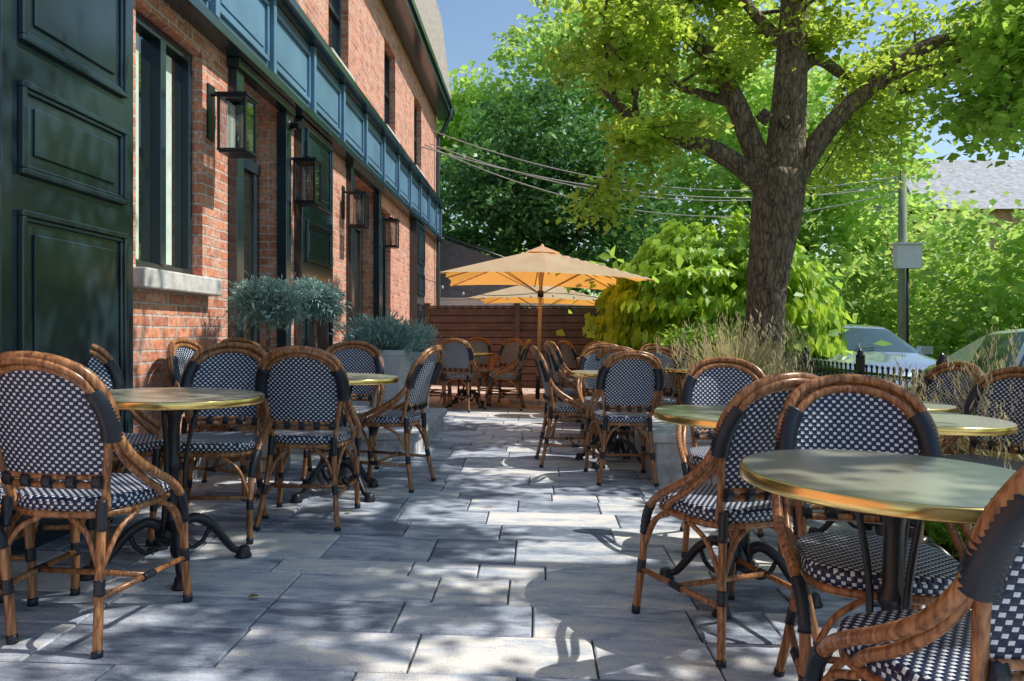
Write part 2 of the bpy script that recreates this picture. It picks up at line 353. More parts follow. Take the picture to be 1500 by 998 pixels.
b.quad([(BX,17.6,-.2),(-12,17.6,-.2),(-12,17.6,6.5),(BX,17.6,6.5)]); b.quad([(BX,-4,-.2),(-12,-4,-.2),(-12,-4,6.5),(BX,-4,6.5)])
b.quad([(-12,-4,-.2),(-12,17.6,-.2),(-12,17.6,6.5),(-12,-4,6.5)])
b.obj('walls',[M_brick],bld)
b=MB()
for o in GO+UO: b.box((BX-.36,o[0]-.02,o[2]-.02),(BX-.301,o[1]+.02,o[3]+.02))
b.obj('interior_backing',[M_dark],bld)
# roof
b=MB()
b.box((-2.38,-4.2,6.16),(-2.02,17.8,6.30),1); b.box((-2.10,-4.2,6.302),(-1.98,17.82,6.42),1)
b.quad([(-2.04,-4.2,6.42),(-2.04,17.8,6.42),(-2.3,17.8,8.6),(-2.3,-4.2,8.6)],0)
b.quad([(-2.3,-4.2,8.6),(-2.3,17.8,8.6),(-7,17.8,9.6),(-7,-4.2,9.6)],0)
b.quad([(-2.04,17.8,6.42),(-12,17.8,6.42),(-12,17.8,8.6),(-2.3,17.8,8.6)],0)
b.quad([(-2.3,17.8,8.6),(-12,17.8,8.6),(-7,17.8,9.6)],0)
b.obj('roof',[M_roof,M_black],bld)
# frieze with raised panel mouldings
b=MB()
b.box((BX,-4,3.28),(BX+.09,17.5,3.98),0); b.box((BX,-4,3.2),(BX+.16,17.52,3.277),1); b.box((BX,-4,3.983),(BX+.22,17.54,4.07),1); b.box((BX,-4,4.073),(BX+.17,17.54,4.12),1)
yy=-3.9
while yy<17.2:
    ye=min(yy+1.02,17.4); X=BX+.092
    for (a0,a1,c0,c1) in ((yy,ye,3.38,3.42),(yy,ye,3.85,3.89),(yy,yy+.04,3.42,3.85),(ye-.04,ye,3.42,3.85)): b.box((X,a0,c0),(X+.022,a1,c1),0)
    b.box((X,yy+.09,3.47),(X+.008,ye-.09,3.80),0)
    b.box((X,ye+.03,3.30),(X+.05,ye+.10,3.975),0)
    yy+=1.15
b.obj('frieze',[M_blue,M_black],bld,bevel=.006)
def paneled(b,y0,y1,z0,z1,x,splits):
    b.box((BX,y0,z0),(x,y1,z1))
    for (a,c) in splits:
        p0=y0+.10;p1=y1-.10
        for k,(ins,h,wd) in enumerate(((0,.028,.028),(.028,.016,.02))):
            q0=p0+ins;q1=p1-ins;r0=a+ins;r1=c-ins
            b.box((x+.001,q0,r0),(x+h,q1,r0+wd)); b.box((x+.001,q0,r1-wd),(x+h,q1,r1)); b.box((x+.001,q0,r0+wd),(x+h,q0+wd,r1-wd)); b.box((x+.001,q1-wd,r0+wd),(x+h,q1,r1-wd))
        b.box((x+.001,p0+.1,a+.1),(x+.012,p1-.1,c-.1))
b=MB()
sp=[(.35,1.62),(1.78,2.2),(2.38,3.12)]
paneled(b,3.2,4.25,-.05,3.19,BX+.08,sp); paneled(b,1.9,3.1,-.05,3.19,BX+.08,sp)
paneled(b,7.3,8.4,-.05,3.19,BX+.08,sp); paneled(b,13.9,14.85,-.05,3.19,BX+.14,sp)
b.obj('paneled_shutters',[M_black],bld,bevel=.005)
b=MB(); b.box((BX,4.26,0),(BX+.06,5.6,.22)); b.box((BX,8.41,0),(BX+.06,9.25,.22)); b.box((BX,11.1,0),(BX+.06,13.89,.22)); b.box((BX,14.86,0),(BX+.06,17.6,.22)); b.obj('base_course',[M_block],bld,bevel=.01)
b=MB(); b.box((BX-.05,4.34,1.335),(BX+.10,5.4,1.455)); b.box((BX-.05,11.22,.79),(BX+.08,12.18,.895))
for o in UO: b.box((BX-.05,o[0]-.08,o[2]-.11),(BX+.07,o[1]+.08,o[2]-.004))
b.obj('window_sills',[M_stone],bld,bevel=.01)
def window(b,o,x,mid=True,cas=True):
    y0,y1,z0,z1=o; f=.055
    b.box((x-.05,y0+.003,z0+.003),(x+.03,y0+f,z1-.003),0); b.box((x-.05,y1-f,z0+.003),(x+.03,y1-.003,z1-.003),0)
    b.box((x-.05,y0+f,z0+.003),(x+.03,y1-f,z0+f),0); b.box((x-.05,y0+f,z1-f-.02),(x+.03,y1-f,z1-.003),0)
    if cas:
        ym=(y0+y1)/2; b.box((x-.04,ym-.035,z0+f),(x+.045,ym+.035,z1-f-.02),0)
    else:
        zm=(z0+z1)/2; b.box((x-.04,y0+f,zm-.03),(x+.02,y1-f,zm+.03),0)
    b.box((x-.03,y0+f,z0+f),(x-.022,y1-f,z1-f-.02),1)
    b.box((x-.05,y0+f,z0+f),(x-.04,y1-f,z1-f-.02),2)
b=MB(); window(b,GO[0],BX-.10); window(b,GO[3],BX-.10)
for o in UO: window(b,o,BX-.12,cas=False)
b.obj('windows',[M_black,M_glass,M_dark],bld,bevel=.004)
b=MB(); 
for (a,c) in ((4.50,4.66),(4.92,5.08)): b.box((BX-.121,a,1.53),(BX-.112,c,2.95))
b.obj('window_inner_frames',[M_blind],bld)
b=MB()
for (y0,y1,z0,z1) in (GO[1],GO[2]):
    T=.11
    b.box((BX-.02,y0-T,0),(BX+.07,y0+.03,z1),0); b.box((BX-.02,y1-.03,0),(BX+.07,y1+T,z1),0); b.box((BX-.02,y0-T-.03,z1+.002),(BX+.10,y1+T+.03,z1+.075),0)
    ym=(y0+y1)/2
    b.box((BX-.24,y0+.002,z0),(BX-.19,y0+.13,z1-.6),0); b.box((BX-.24,y1-.13,z0),(BX-.19,y1-.002,z1-.6),0)
    b.box((BX-.24,y0+.13,z0),(BX-.19,y1-.13,.75),0); b.box((BX-.24,y0+.002,z1-.6),(BX-.18,y1-.002,z1-.5),0)
    b.box((BX-.24,ym-.04,.75),(BX-.19,ym+.04,z1-.6),0)
    b.box((BX-.225,y0+.13,.75),(BX-.215,y1-.13,z1-.6),1); b.box((BX-.225,y0+.01,z1-.5),(BX-.215,y1-.01,z1-.01),1)
    b.tube([(BX-.15,ym+.07,1.0),(BX-.15,ym+.07,1.35)],.012,8,2); b.tube([(BX-.2,ym+.07,1.03),(BX-.15,ym+.07,1.03)],.008,6,2); b.tube([(BX-.2,ym+.07,1.32),(BX-.15,ym+.07,1.32)],.008,6,2)
    b.box((BX-.29,y0,z0-.1),(BX+.12,y1,z0),3)
b.obj('doors',[M_black,M_glass,M_brass,M_stone],bld,bevel=.005)
b=MB(); b.tube(cr([(-2.02,17.3,6.3),(-2.05,17.3,6.1),(-2.25,17.3,5.7),(-2.32,17.3,5.4),(-2.32,17.3,3),(-2.32,17.3,.1)]),.05,8); b.obj('downpipe',[M_black],bld)

# lanterns
def lantern():
    b=MB(); w=.095; h=.40
    for sx in (-1,1):
        for sy in (-1,1): b.box((sx*w-.008,sy*w-.008,-h/2),(sx*w+.008,sy*w+.008,h/2),0)
    for z in (-h/2,h/2-.018):
        b.box((-w-.01,-w-.01,z),(w+.01,-w+.008,z+.018),0); b.box((-w-.01,w-.008,z),(w+.01,w+.01,z+.018),0); b.box((-w-.01,-w+.008,z),(-w+.008,w-.008,z+.018),0); b.box((w-.008,-w+.008,z),(w+.01,w-.008,z+.018),0)
    b.box((-w,-w,-h/2-.012),(w,w,-h/2-.001),0); b.box((-w-.02,-w-.02,h/2+.001),(w+.02,w+.02,h/2+.018),0)
    b.box((-.03,-.03,h/2+.019),(.03,.03,h/2+.05),0)
    for q in (((-w+.001,-w,-.19),(w-.001,-w+.002,.18)),((-w+.001,w-.002,-.19),(w-.001,w,.18)),((w-.002,-w+.004,-.19),(w,w-.004,.18))): b.box(*q,1)
    b.tube([(0,0,-.19),(0,0,-.06)],.016,10,0); 
    b.lathe([(.012,-.06),(.03,-.02),(.034,.03),(.025,.08),(.006,.11)],seg=12,mat=1)
    b.tube([(0,0,-.05),(0,.006,.02),(0,0,.07)],.004,5,2)
    b.tube([(0,0,h/2+.03),(-.19,0,h/2+.03)],.012,8,0)
    b.box((-.205,-.055,-.10),(-.185,.055,.30),0)
    return b.mesh('wall_lantern',[M_iron,M_lg,M_brass])
lm=lantern()
for i,(y,z) in enumerate([(5.42,2.58),(7.08,2.5),(9.12,2.57),(11.12,2.55)]):
    o=bpy.data.objects.new('wall_lantern',lm); o.location=(BX+.2,y,z); S.collection.objects.link(o)
b=MB(); b.tube([(BX+.02,6.98,3.02),(BX+.08,6.98,3.02)],.05,12,0); b.tube([(BX+.08,6.98,3.02),(BX+.2,6.9,3.0)],.035,12,0); b.obj('security_camera',[M_iron])

# ---------------------------------------------------------------- bistro chair
def chair():
    b=MB(); RT,BK,WV=0,1,2
    def yz(x,s): return (-.20-.24*s-.10*s*s+1.0*x*x, .455+s*1.0)
    half=[(.158,-.02),(.168,.08),(.186,.18),(.193,.26),(.182,.335),(.146,.395),(.083,.433),(0,.445)]
    full=half+[(-x,s) for x,s in half[-2::-1]]
    inner=cr([Vector((x,*yz(x,s))) for x,s in full],5)
    b.tube(inner,.0135,9,RT)
    for sx in (-1,1):
        leg=cr([(sx*.158,-.195,.47),(sx*.165,-.205,.32),(sx*.185,-.235,.14),(sx*.205,-.265,0)],5)
        b.tube(leg,.0145,9,RT); b.tube(resamp(leg,0,.2,11),[.018,.0155]*5+[.018],9,BK); b.tube(resamp(leg,.52,.62,7),[.018,.0155]*3+[.018],9,BK)
        b.tube(resamp(leg,.96,1,3),.017,9,BK)
        o=cr([(sx*.214,-.238,.735),(sx*.226,-.212,.67),(sx*.242,-.155,.60),(sx*.250,-.07,.545),(sx*.247,.03,.495),(sx*.232,.12,.44),(sx*.218,.18,.36),(sx*.213,.205,.2),(sx*.222,.225,0)],5)
        b.tube(o,.0150,9,RT); b.tube(resamp(o,.53,.67,13),[.019,.0168]*6+[.019],9,BK); b.tube(resamp(o,.78,.83,7),[.018,.0155]*3+[.018],9,BK); b.tube(resamp(o,.97,1,3),.017,9,BK)
        o2=cr([(sx*.196,-.225,.715),(sx*.206,-.195,.64),(sx*.218,-.14,.57),(sx*.225,-.07,.515),(sx*.222,.01,.47),(sx*.205,.06,.435)],5); b.tube(o2,.0125,8,RT)
    off=[(.216,.235),(.222,.29),(.211,.352),(.170,.424),(.095,.464),(0,.477)]
    fo=off+[(-x,s) for x,s in off[-2::-1]]
    outer=cr([Vector((x,*yz(x*.85,s))) for x,s in fo],5); b.tube(outer,.0155,9,RT)
    mid=cr([Vector((x*.93,yz(x*.8,s)[0]-.012,yz(x*.8,s)[1]-.014)) for x,s in fo],5); b.tube(mid,.011,8,RT)
    for sx in (-1,1):
        P=[Vector((sx*x,*yz(x*.85,s))) for x,s in ((.206,.215),(.209,.255),(.204,.30),(.194,.34),(.178,.372))]
        P=cr(P,6); n=29; b.tube(resamp(P,0,1,n),[.0335 if k%2 else .0290 for k in range(n)],12,BK)
    for s,r in ((.062,.012),(.090,.010)):
        xs=[-.166,-.1,0,.1,.166]; b.tube(cr([Vector((x,*yz(x,s))) for x in xs],4),r,8,RT)
    for xx in (-.15,-.075,0,.075,.15):
        p=[Vector((xx-.014,*yz(xx,.076))),Vector((xx+.014,*yz(xx,.076)))]; b.tube(resamp(p,0,1,5),[.026,.023]*2+[.026],8,BK)
    hs=sorted([(p.z-.455,abs(p.x)) for p in inner if p.x>=-1e-6 and p.z>.5])
    def wd(s):
        for i in range(len(hs)-1):
            if hs[i][0]<=s<=hs[i+1][0]:
                a=(s-hs[i][0])/max(1e-6,hs[i+1][0]-hs[i][0]); return hs[i][1]*(1-a)+hs[i+1][1]*a
        return 0
    R=16;Cn=10;o=len(b.v);uvs=[]
    for i in range(R+1):
        s=.095+(.440-.095)*(1-(1-i/R)**1.35); ww=max(.004,wd(s))
        for j in range(Cn+1):
            x=ww*(2*j/Cn-1); yy,zz=yz(x,s); b.v.append((x,yy,zz)); uvs.append((x+.5,s*1.04))
    for i in range(R):
        for j in range(Cn):
            a=i*(Cn+1)+j; q=[a,a+1,a+Cn+2,a+Cn+1]; b.face([o+k for k in q],WV,True,[uvs[k] for k in q])
    out=[]
    for k in range(40):
        a=2*math.pi*k/40; c,s_=math.cos(a),math.sin(a); e=.62
        x=math.copysign(abs(c)**e,c)*(.205+.022*s_); y=math.copysign(abs(s_)**e,s_)*.205-.0
        out.append((x,y))
    o=len(b.v); lv=[(.90,.477),(.97,.474),(1.0,.462),(1.0,.438),(.95,.430)]
    for sc,z in lv:
        for x,y in out: b.v.append((x*sc,y*sc,z))
    for i in range(len(lv)-1):
        pl=0
        for k in range(40):
            k2=(k+1)%40; q=[o+i*40+k,o+(i+1)*40+k,o+(i+1)*40+k2,o+i*40+k2]
            if i<2: uv=[(out[kk][0]*lv[ii][0]+.5,out[kk][1]*lv[ii][0]+.5) for kk,ii in ((k,i),(k,i+1),(k2,i+1),(k2,i))]
            else:
                d=math.dist(out[k],out[k2]); uv=[(pl,lv[i][1]),(pl,lv[i+1][1]),(pl+d,lv[i+1][1]),(pl+d,lv[i][1])]; pl+=d
            b.face(q,WV,True,uv)
    b.face([o+k for k in range(40)],WV,True,[(out[k][0]*.9+.5,out[k][1]*.9+.5) for k in range(40)])
    b.face([o+4*40+k for k in range(40)][::-1],BK)
    ring=[Vector((x*.93,y*.93,.418)) for x,y in out]; b.tube(ring+[ring[0]],.013,8,RT,False)
    def fl(sx,z): return Vector((sx*.2135,.207,z))
    def rl(sx,z): return Vector((sx*(.165+(.32-z)*.11),-.205-(.32-z)*.17,z))
    for sx in (-1,1):
        b.tube([fl(sx,.17),rl(sx,.17)],.0105,8,RT)
        b.tube(cr([fl(sx,.22),Vector((sx*.208,.15,.36)),Vector((sx*.2,.06,.41))],5),.009,7,RT)
        b.tube(cr([rl(sx,.24),Vector((sx*.185,-.15,.36)),Vector((sx*.195,-.06,.41))],5),.009,7,RT)
        b.tube(cr([fl(sx,.22),Vector((sx*.155,.205,.35)),Vector((sx*.07,.19,.41))],5),.009,7,RT)
        b.tube(cr([rl(sx,.24),Vector((sx*.12,-.205,.36)),Vector((sx*.05,-.19,.41))],5),.009,7,RT)
    b.tube([Vector((-.2,0,.17)),Vector((.2,0,.17))],.0105,8,RT)
    for sx in (-1,1):
        b.tube(resamp([Vector((sx*.2,-.03,.17)),Vector((sx*.2,.03,.17))],0,1,7),[.0145,.0125]*3+[.0145],8,BK)
    return b.mesh('bistro_chair',[M_rattan,M_bind,M_weave])
cm=chair()
TILT=Matrix.Rotation(math.atan(SL),4,'Y')
def put(name,me,x,y,rot,sc=1,z=None):
    o=bpy.data.objects.new(name,me); S.collection.objects.link(o)
    o.matrix_world=Matrix.Translation((x,y,gz(x) if z is None else z))@TILT@Matrix.Rotation(math.radians(rot),4,'Z')@Matrix.Scale(sc,4)
    return o
def table():
    b=MB(); R=.365
    b.lathe([(R-.03,.722),(R,.722),(R+.002,.726),(R+.002,.750),(R,.7525),(R-.003,.7532)],seg=72,mat=0)
    b.lathe([(R-.0045,.7536),(R-.006,.7540)],seg=72,mat=1,smooth=False)
    b.box((-.16,-.02,.705),(.16,.02,.721),2); b.box((-.02,-.16,.703),(.02,.16,.7205),2)
    b.lathe([(.035,.10),(.06,.13),(.065,.16),(.04,.2),(.026,.24),(.024,.42),(.034,.44),(.034,.46),(.024,.48),(.024,.62),(.03,.66),(.05,.70)],seg=16,mat=2)
    for k in range(3):
        a=2*math.pi*k/3+.5; p=[(math.cos(a)*.06,math.sin(a)*.06,.14),(math.cos(a)*.05,math.sin(a)*.05,.45),(math.cos(a)*.09,math.sin(a)*.09,.70)]; b.tube(cr(p,5),.009,7,2)
    for k in range(4):
        a=math.pi/2*k+.6; c,s=math.cos(a),math.sin(a)
        P=[(.03,.17),(.09,.205),(.16,.17),(.215,.10),(.26,.045),(.30,.03)]
        b.tube(cr([(c*r,s*r,z) for r,z in P],5),[.024-.010*min(1,i/25) for i in range(26)],8,2)
        P=[(.05,.10),(.09,.075),(.13,.10),(.155,.15)]
        b.tube(cr([(c*r,s*r,z) for r,z in P],5),.010,7,2)
        b.lathe([(.036,0),(.038,.008),(.03,.022),(.026,.045),(.015,.052)],(c*.305,s*.305),14,2)
    return b.mesh('bistro_table',[M_brass,M_top,M_iron])
tm=table()
tables=[(-1.60,3.22,0),(-1.28,4.72,20),(-1.0,10.5,10),
 (.85,1.80,15),(.84,3.12,30),(1.62,3.2,0),(1.80,3.95,40),(1.75,4.85,10),(.62,6.15,25),(.78,7.9,0),(.85,9.6,30),(1.55,7.4,30),(1.6,9.3,0)]
for x,y,r in tables: put('bistro_table',tm,x,y,r)
chairs=[(-1.58,2.62,-4),(-1.66,3.78,190),(-2.08,3.62,-110),(-2.12,2.95,-85),(-2.04,2.45,-50),
 (-1.27,4.12,4),(-1.40,5.32,185),(-1.04,5.08,78),(-1.98,4.72,-95),(-1.98,5.35,-120),
 (-1.50,10.2,-80),(-1.52,10.75,-95),(-1.05,9.95,-10),(-.47,10.25,85),(-.50,10.8,95),(-.95,11.1,180),(-.6,11.4,140),
 (.83,1.43,12),(.93,2.06,170),(.68,2.74,24),(.97,3.78,172),
 (2.25,3.75,120),(2.35,4.6,110),
 (.62,5.52,5),(.28,6.1,-85),(1.12,7.1,170),(.62,6.75,185),
 (.40,7.75,-85),(.74,7.35,0),(.75,8.5,180),(1.2,8.0,95),
 (.48,9.5,-80),(.80,9.05,0),(1.25,9.7,95),(.85,10.2,180),(.45,10.5,-90),(.65,11.2,-60),(1.2,11.0,120),(1.55,8.75,5),(1.5,8.1,180),(1.9,9.5,95),(1.6,9.95,180)]
for x,y,r in chairs: put('bistro_chair',cm,x,y,r,sc=1.02)

# ---------------------------------------------------------------- umbrellas
def umbrella():
    b=MB(); H=1.5; pk=2.42; n=10; o=len(b.v)
    def surf(x,y):
        m=max(abs(x),abs(y))/H; k=min(abs(x),abs(y))/max(1e-6,max(abs(x),abs(y)))
        z=pk-(pk-1.93)*m-.05*k*k*m-.035*math.sin(math.pi*min(1,m))*(1-abs(2*k-1))*.8
        return z
    G=24
    for i in range(G+1):
        for j in range(G+1):
            x=-H+2*H*i/G;y=-H+2*H*j/G; m=max(abs(x),abs(y))/H; k=min(abs(x),abs(y))/max(1e-6,max(abs(x),abs(y)))
            f=1-.035*m*math.sin(math.pi*k)
            b.v.append((x*f,y*f,surf(x,y)))
    for i in range(G):
        for j in range(G):
            b.face([o+i*(G+1)+j,o+(i+1)*(G+1)+j,o+(i+1)*(G+1)+j+1,o+i*(G+1)+j+1],0,False)
    o=len(b.v); b.v.append((0,0,pk+.05))
    for x,y in ((-.26,-.26),(0,-.27),(.26,-.26),(.27,0),(.26,.26),(0,.27),(-.26,.26),(-.27,0)): b.v.append((x,y,surf(x,y)+.015))
    for k in range(8): b.face([o,o+1+k,o+1+(k+1)%8],0)
    for dx,dy in ((1,1),(1,-1),(-1,1),(-1,-1),(1,0),(-1,0),(0,1),(0,-1)):
        e=Vector((dx*H*.985,dy*H*.985,surf(dx*H,dy*H)-.018)); c=Vector((dx*.03,dy*.03,pk-.03)); b.tube([c,e],.010,6,1)
        b.tube([c.lerp(e,.5)-Vector((0,0,.01)),Vector((dx*.03,dy*.03,1.72))],.008,6,1)
    b.tube([(0,0,.03),(0,0,pk+.06)],.030,12,1); b.tube([(0,0,1.66),(0,0,1.76)],.05,12,2); b.tube([(0,0,pk+.05),(0,0,pk+.08)],[.022,.012],10,1)
    b.tube([(0,0,.03),(0,0,.42)],.036,12,2)
    for q in (((-.42,-.42,0),(-.01,-.01,.06)),((.01,-.42,0),(.42,-.01,.06)),((-.42,.01,0),(-.01,.42,.06)),((.01,.01,0),(.42,.42,.06))): b.box(*q,3)
    return b.mesh('patio_umbrella',[M_canvas,M_wood,M_iron,M_block])
um=umbrella()
o=put('patio_umbrella',um,0,11.3,4,sc=.97); o=put('patio_umbrella',um,.02,16.0,-3,z=-.04,sc=.93)

# ---------------------------------------------------------------- slatted fence
b=MB()
FX=[-2.12,-.39,1.26,2.05,3.4]; FY=14.25
for x in FX:
    b.box((x-.05,FY-.06,-.05),(x+.05,FY+.05,1.60)); b.box((x-.065,FY-.075,1.602),(x+.065,FY+.065,1.63))
for i in range(len(FX)-1):
    z=.0; 
    while z<1.5:
        b.box((FX[i]+.052,FY-.02+random.uniform(-.002,.002),z),(FX[i+1]-.052,FY+.01,z+.125)); z+=.14
    b.box((FX[i]+.052,FY-.035,1.545),(FX[i+1]-.052,FY+.03,1.585))
    b.box((FX[i]+.052,FY+.02,0),(FX[i+1]-.052,FY+.03,1.54),1)
b.obj('slatted_wooden_fence',[M_slat,M_dark],bevel=.004)
b=MB()
b.v+=[(-2.35,17.9,-.1),(-.3,17.9,-.1),(-.3,17.9,2.62),(-2.35,17.9,3.35),(-2.35,20.5,-.1),(-.3,20.5,-.1),(-.3,20.5,2.62),(-2.35,20.5,3.35)]
for q in ((0,1,2,3),(7,6,5,4),(1,5,6,2),(4,0,3,7),(3,2,6,7)): b.face(list(q),0)
b.box((-2.4,17.75,1.72),(2.3,17.85,1.86),1); b.box((-2.4,17.72,1.862),(2.3,17.88,1.90),1)
for i in range(24): b.box((-2.35+i*.2,17.74,1.58),(-2.25+i*.2,17.76,1.719),1)
b.tube([(-2.5,17.6,3.45),(-.1,17.6,2.6)],.03,6,2)
for x in (-2.3,2.25): b.box((x-.05,17.78,-.1),(x+.05,17.84,1.72),1)
b.obj('garden_shed',[simple('dark_canvas',(.13,.135,.155),.8),M_white,M_iron])
b=MB(); P=cr([(-2.2,14.1,2.1),(-1,14.1,1.78),(.3,14.1,1.82),(1.4,14.1,1.7),(2.0,14.2,1.62)],6); b.tube(P,.006,5,0)
for k in range(2,len(P),2): b.lathe([(.01,P[k].z-.02),(.022,P[k].z-.05),(.015,P[k].z-.08)],(P[k].x,P[k].y),8,1)
b.obj('string_lights',[M_iron,M_white])

# ---------------------------------------------------------------- iron fence
b=MB(); x=3.45; y=1.5; zb=-.12; zt=.66
while y<11.5:
    b.box((x-.035,y-.035,-.25),(x+.035,y+.035,zt+.14)); b.lathe([(.045,zt+.141),(.05,zt+.16),(.03,zt+.18),(.036,zt+.2),(.0,zt+.24)],(x,y),10)
    y1=y+1.56
    for z in (0,zt-.16,zt-.03): b.box((x-.014,y+.036,z),(x+.014,y1-.036,z+.028))
    yy=y+.13
    while yy<y1-.08:
        b.box((x-.008,yy-.008,-.08),(x+.008,yy+.008,zt+.03)); b.tube([(x,yy,zt+.03),(x,yy,zt+.055),(x,yy,zt+.085)],[.008,.018,.001],6)
        R=[Vector((x,yy+.06+math.cos(a)*.042,zt-.08+math.sin(a)*.042)) for a in [k*math.pi/5 for k in range(11)]]; b.tube(R,.006,5,0,False)
        yy+=.12
    y+=1.6
b.obj('iron_railing_fence',[M_iron])

# ---------------------------------------------------------------- planters, topiary, shrubs
def spruce_ball(name,c,r,n,parent,flat=.62):
    P,R=clumps([(0,0,0,r*.8,r*.8,r*.8*flat)],70,r*.30,n,flat=.8,surf=.5)
    A=P*np.array([1,1,1.3])+rng.normal(size=P.shape)*r*.5
    o=leaves(name,P+np.array(c),.045,M_spruce,R,aspect=.24,axis=A/np.linalg.norm(A,axis=1)[:,None],parent=parent); return o
def topiary(x,y,z,r):
    b=MB(); g=gz(x)
    b.lathe([(.13,g),(.16,g+.02),(.18,g+.40),(.19,g+.42),(.165,g+.42),(.16,g+.40)],(x,y),20,0)
    b.tube(cr([(x,y,g+.38),(x+.01,y,z-.35),(x-.01,y+.01,z-.12),(x,y,z)],5),.016,8,1)
    for k in range(9):
        a=k*.7; b.tube(cr([(x,y,z-.14),(x+math.cos(a)*r*.4,y+math.sin(a)*r*.4,z-.02),(x+math.cos(a)*r*.8,y+math.sin(a)*r*.8,z+.03)],4),.006,5,1)
    o=b.obj('blue_spruce_topiary',[M_grey,M_bark]); spruce_ball('needles',(x,y,z),r,110,o)
topiary(-1.98,5.42,1.30,.27); topiary(-1.92,6.36,1.36,.24)
def planter(x,y,z0,w,h):
    b=MB(); o=len(b.v)
    for (q,z) in ((w*.86,0),(w,h-.05),(w+.02,h-.05),(w+.02,h),(w-.03,h),(w-.03,h-.04)):
        for sx,sy in ((-1,-1),(1,-1),(1,1),(-1,1)): b.v.append((x+sx*q/2,y+sy*q/2,z0+z))
    for i in range(5):
        for k in range(4):
            k2=(k+1)%4; b.face([o+i*4+k,o+i*4+k2,o+i*4+4+k2,o+i*4+4+k],0)
    b.face([o+20,o+21,o+22,o+23],1)
    ob=b.obj('stone_planter_box',[M_grey,M_soil],bevel=.006)
    P,R=clumps([(x,y,z0+h+.12,w*.55,w*.55,.17)],75,.13,75,flat=.8,surf=.4)
    A=P-np.array([x,y,z0+h-.15]); A/=np.linalg.norm(A,axis=1)[:,None]
    leaves('spruce_shrub',P,.05,M_spruce,R,aspect=.28,axis=A+rng.normal(size=P.shape)*.3,parent=ob)
planter(-1.52,7.05,.246,.54,.66); planter(-1.50,8.5,.05,.50,.80)
def shrub(name,blobs,per,r,nl,size,mat,aspect=.6,**k):
    P,R=clumps(blobs,per,r,nl,**k); return leaves(name,P,size,mat,R,aspect=aspect)
P=np.stack([rng.uniform(2.0,3.3,7000),rng.uniform(2.7,4.7,7000),rng.uniform(-.03,.13,7000)],1); leaves('groundcover_plants',P,.055,M_leafmid,aspect=.6)
P=np.stack([rng.uniform(1.95,3.4,7000),rng.uniform(6.2,13.9,7000),rng.uniform(.02,.2,7000)],1); leaves('groundcover_plants',P,.08,M_leafmid,aspect=.6)
shrub('green_shrub',[(2.0,9.4,.55,.5,.5,.55)],60,.22,80,.07,M_leafmid)
shrub('green_shrub',[(2.6,10.2,.4,.7,.6,.4)],70,.25,80,.08,M_leafmid)
shrub('green_shrub',[(1.9,12.9,.7,.6,.6,.8)],60,.25,80,.09,M_leafdk)
def ornamental(x,y,h,n,rad,wd=.010):
    n1=n; a=rng.uniform(0,2*math.pi,n1); lean=rng.uniform(.05,.6,n1)
    V=[];F=[];R=[]
    for i in range(n1):
        hh=h*rng.uniform(.5,1.05); d=np.array([math.cos(a[i]),math.sin(a[i]),0]); p0=np.array([x,y,gz(x)])+d*rad*rng.random(); side=np.array([-d[1],d[0],0])*wd*.5; rr=min(1,.15+.85*rng.random())
        o=len(V); K=5
        for k in range(K+1):
            t=k/K; p=p0+d*lean[i]*hh*t**2.2+np.array([0,0,hh*(t-.26*t**3*lean[i]*2)]); wv=side*(1-t*.7)
            V+= [p-wv,p+wv]
        for k in range(K): F.append((o+2*k,o+2*k+1,o+2*k+3,o+2*k+2)); R.append(min(1,rr*(.6+.5*k/K)))
        if i%4==0:
            e=V[-1]
            for q in range(12):
                s=np.array([rng.normal()*.014,rng.normal()*.014,.014*q-.02]); o=len(V); V+=[e+s,e+s+side*1.4+np.array([0,0,.02]),e+s+np.array([rng.normal()*.01,rng.normal()*.01,.05])]; F.append((o,o+1,o+2)); R.append(1)
    me=bpy.data.meshes.new('ornamental_grass'); me.from_pydata([tuple(v) for v in V],[],F); me.materials.append(M_straw)
    at=me.attributes.new('tone','FLOAT','FACE'); at.data.foreach_set('value',R); ob=bpy.data.objects.new('ornamental_grass',me); S.collection.objects.link(ob)
ornamental(1.85,7.0,1.25,800,.18,.015); ornamental(2.75,4.25,1.05,600,.16); ornamental(2.6,3.6,.95,400,.1,.008); ornamental(2.3,7.6,1.15,500,.12,.014); ornamental(2.95,5.6,.85,400,.12,.012)

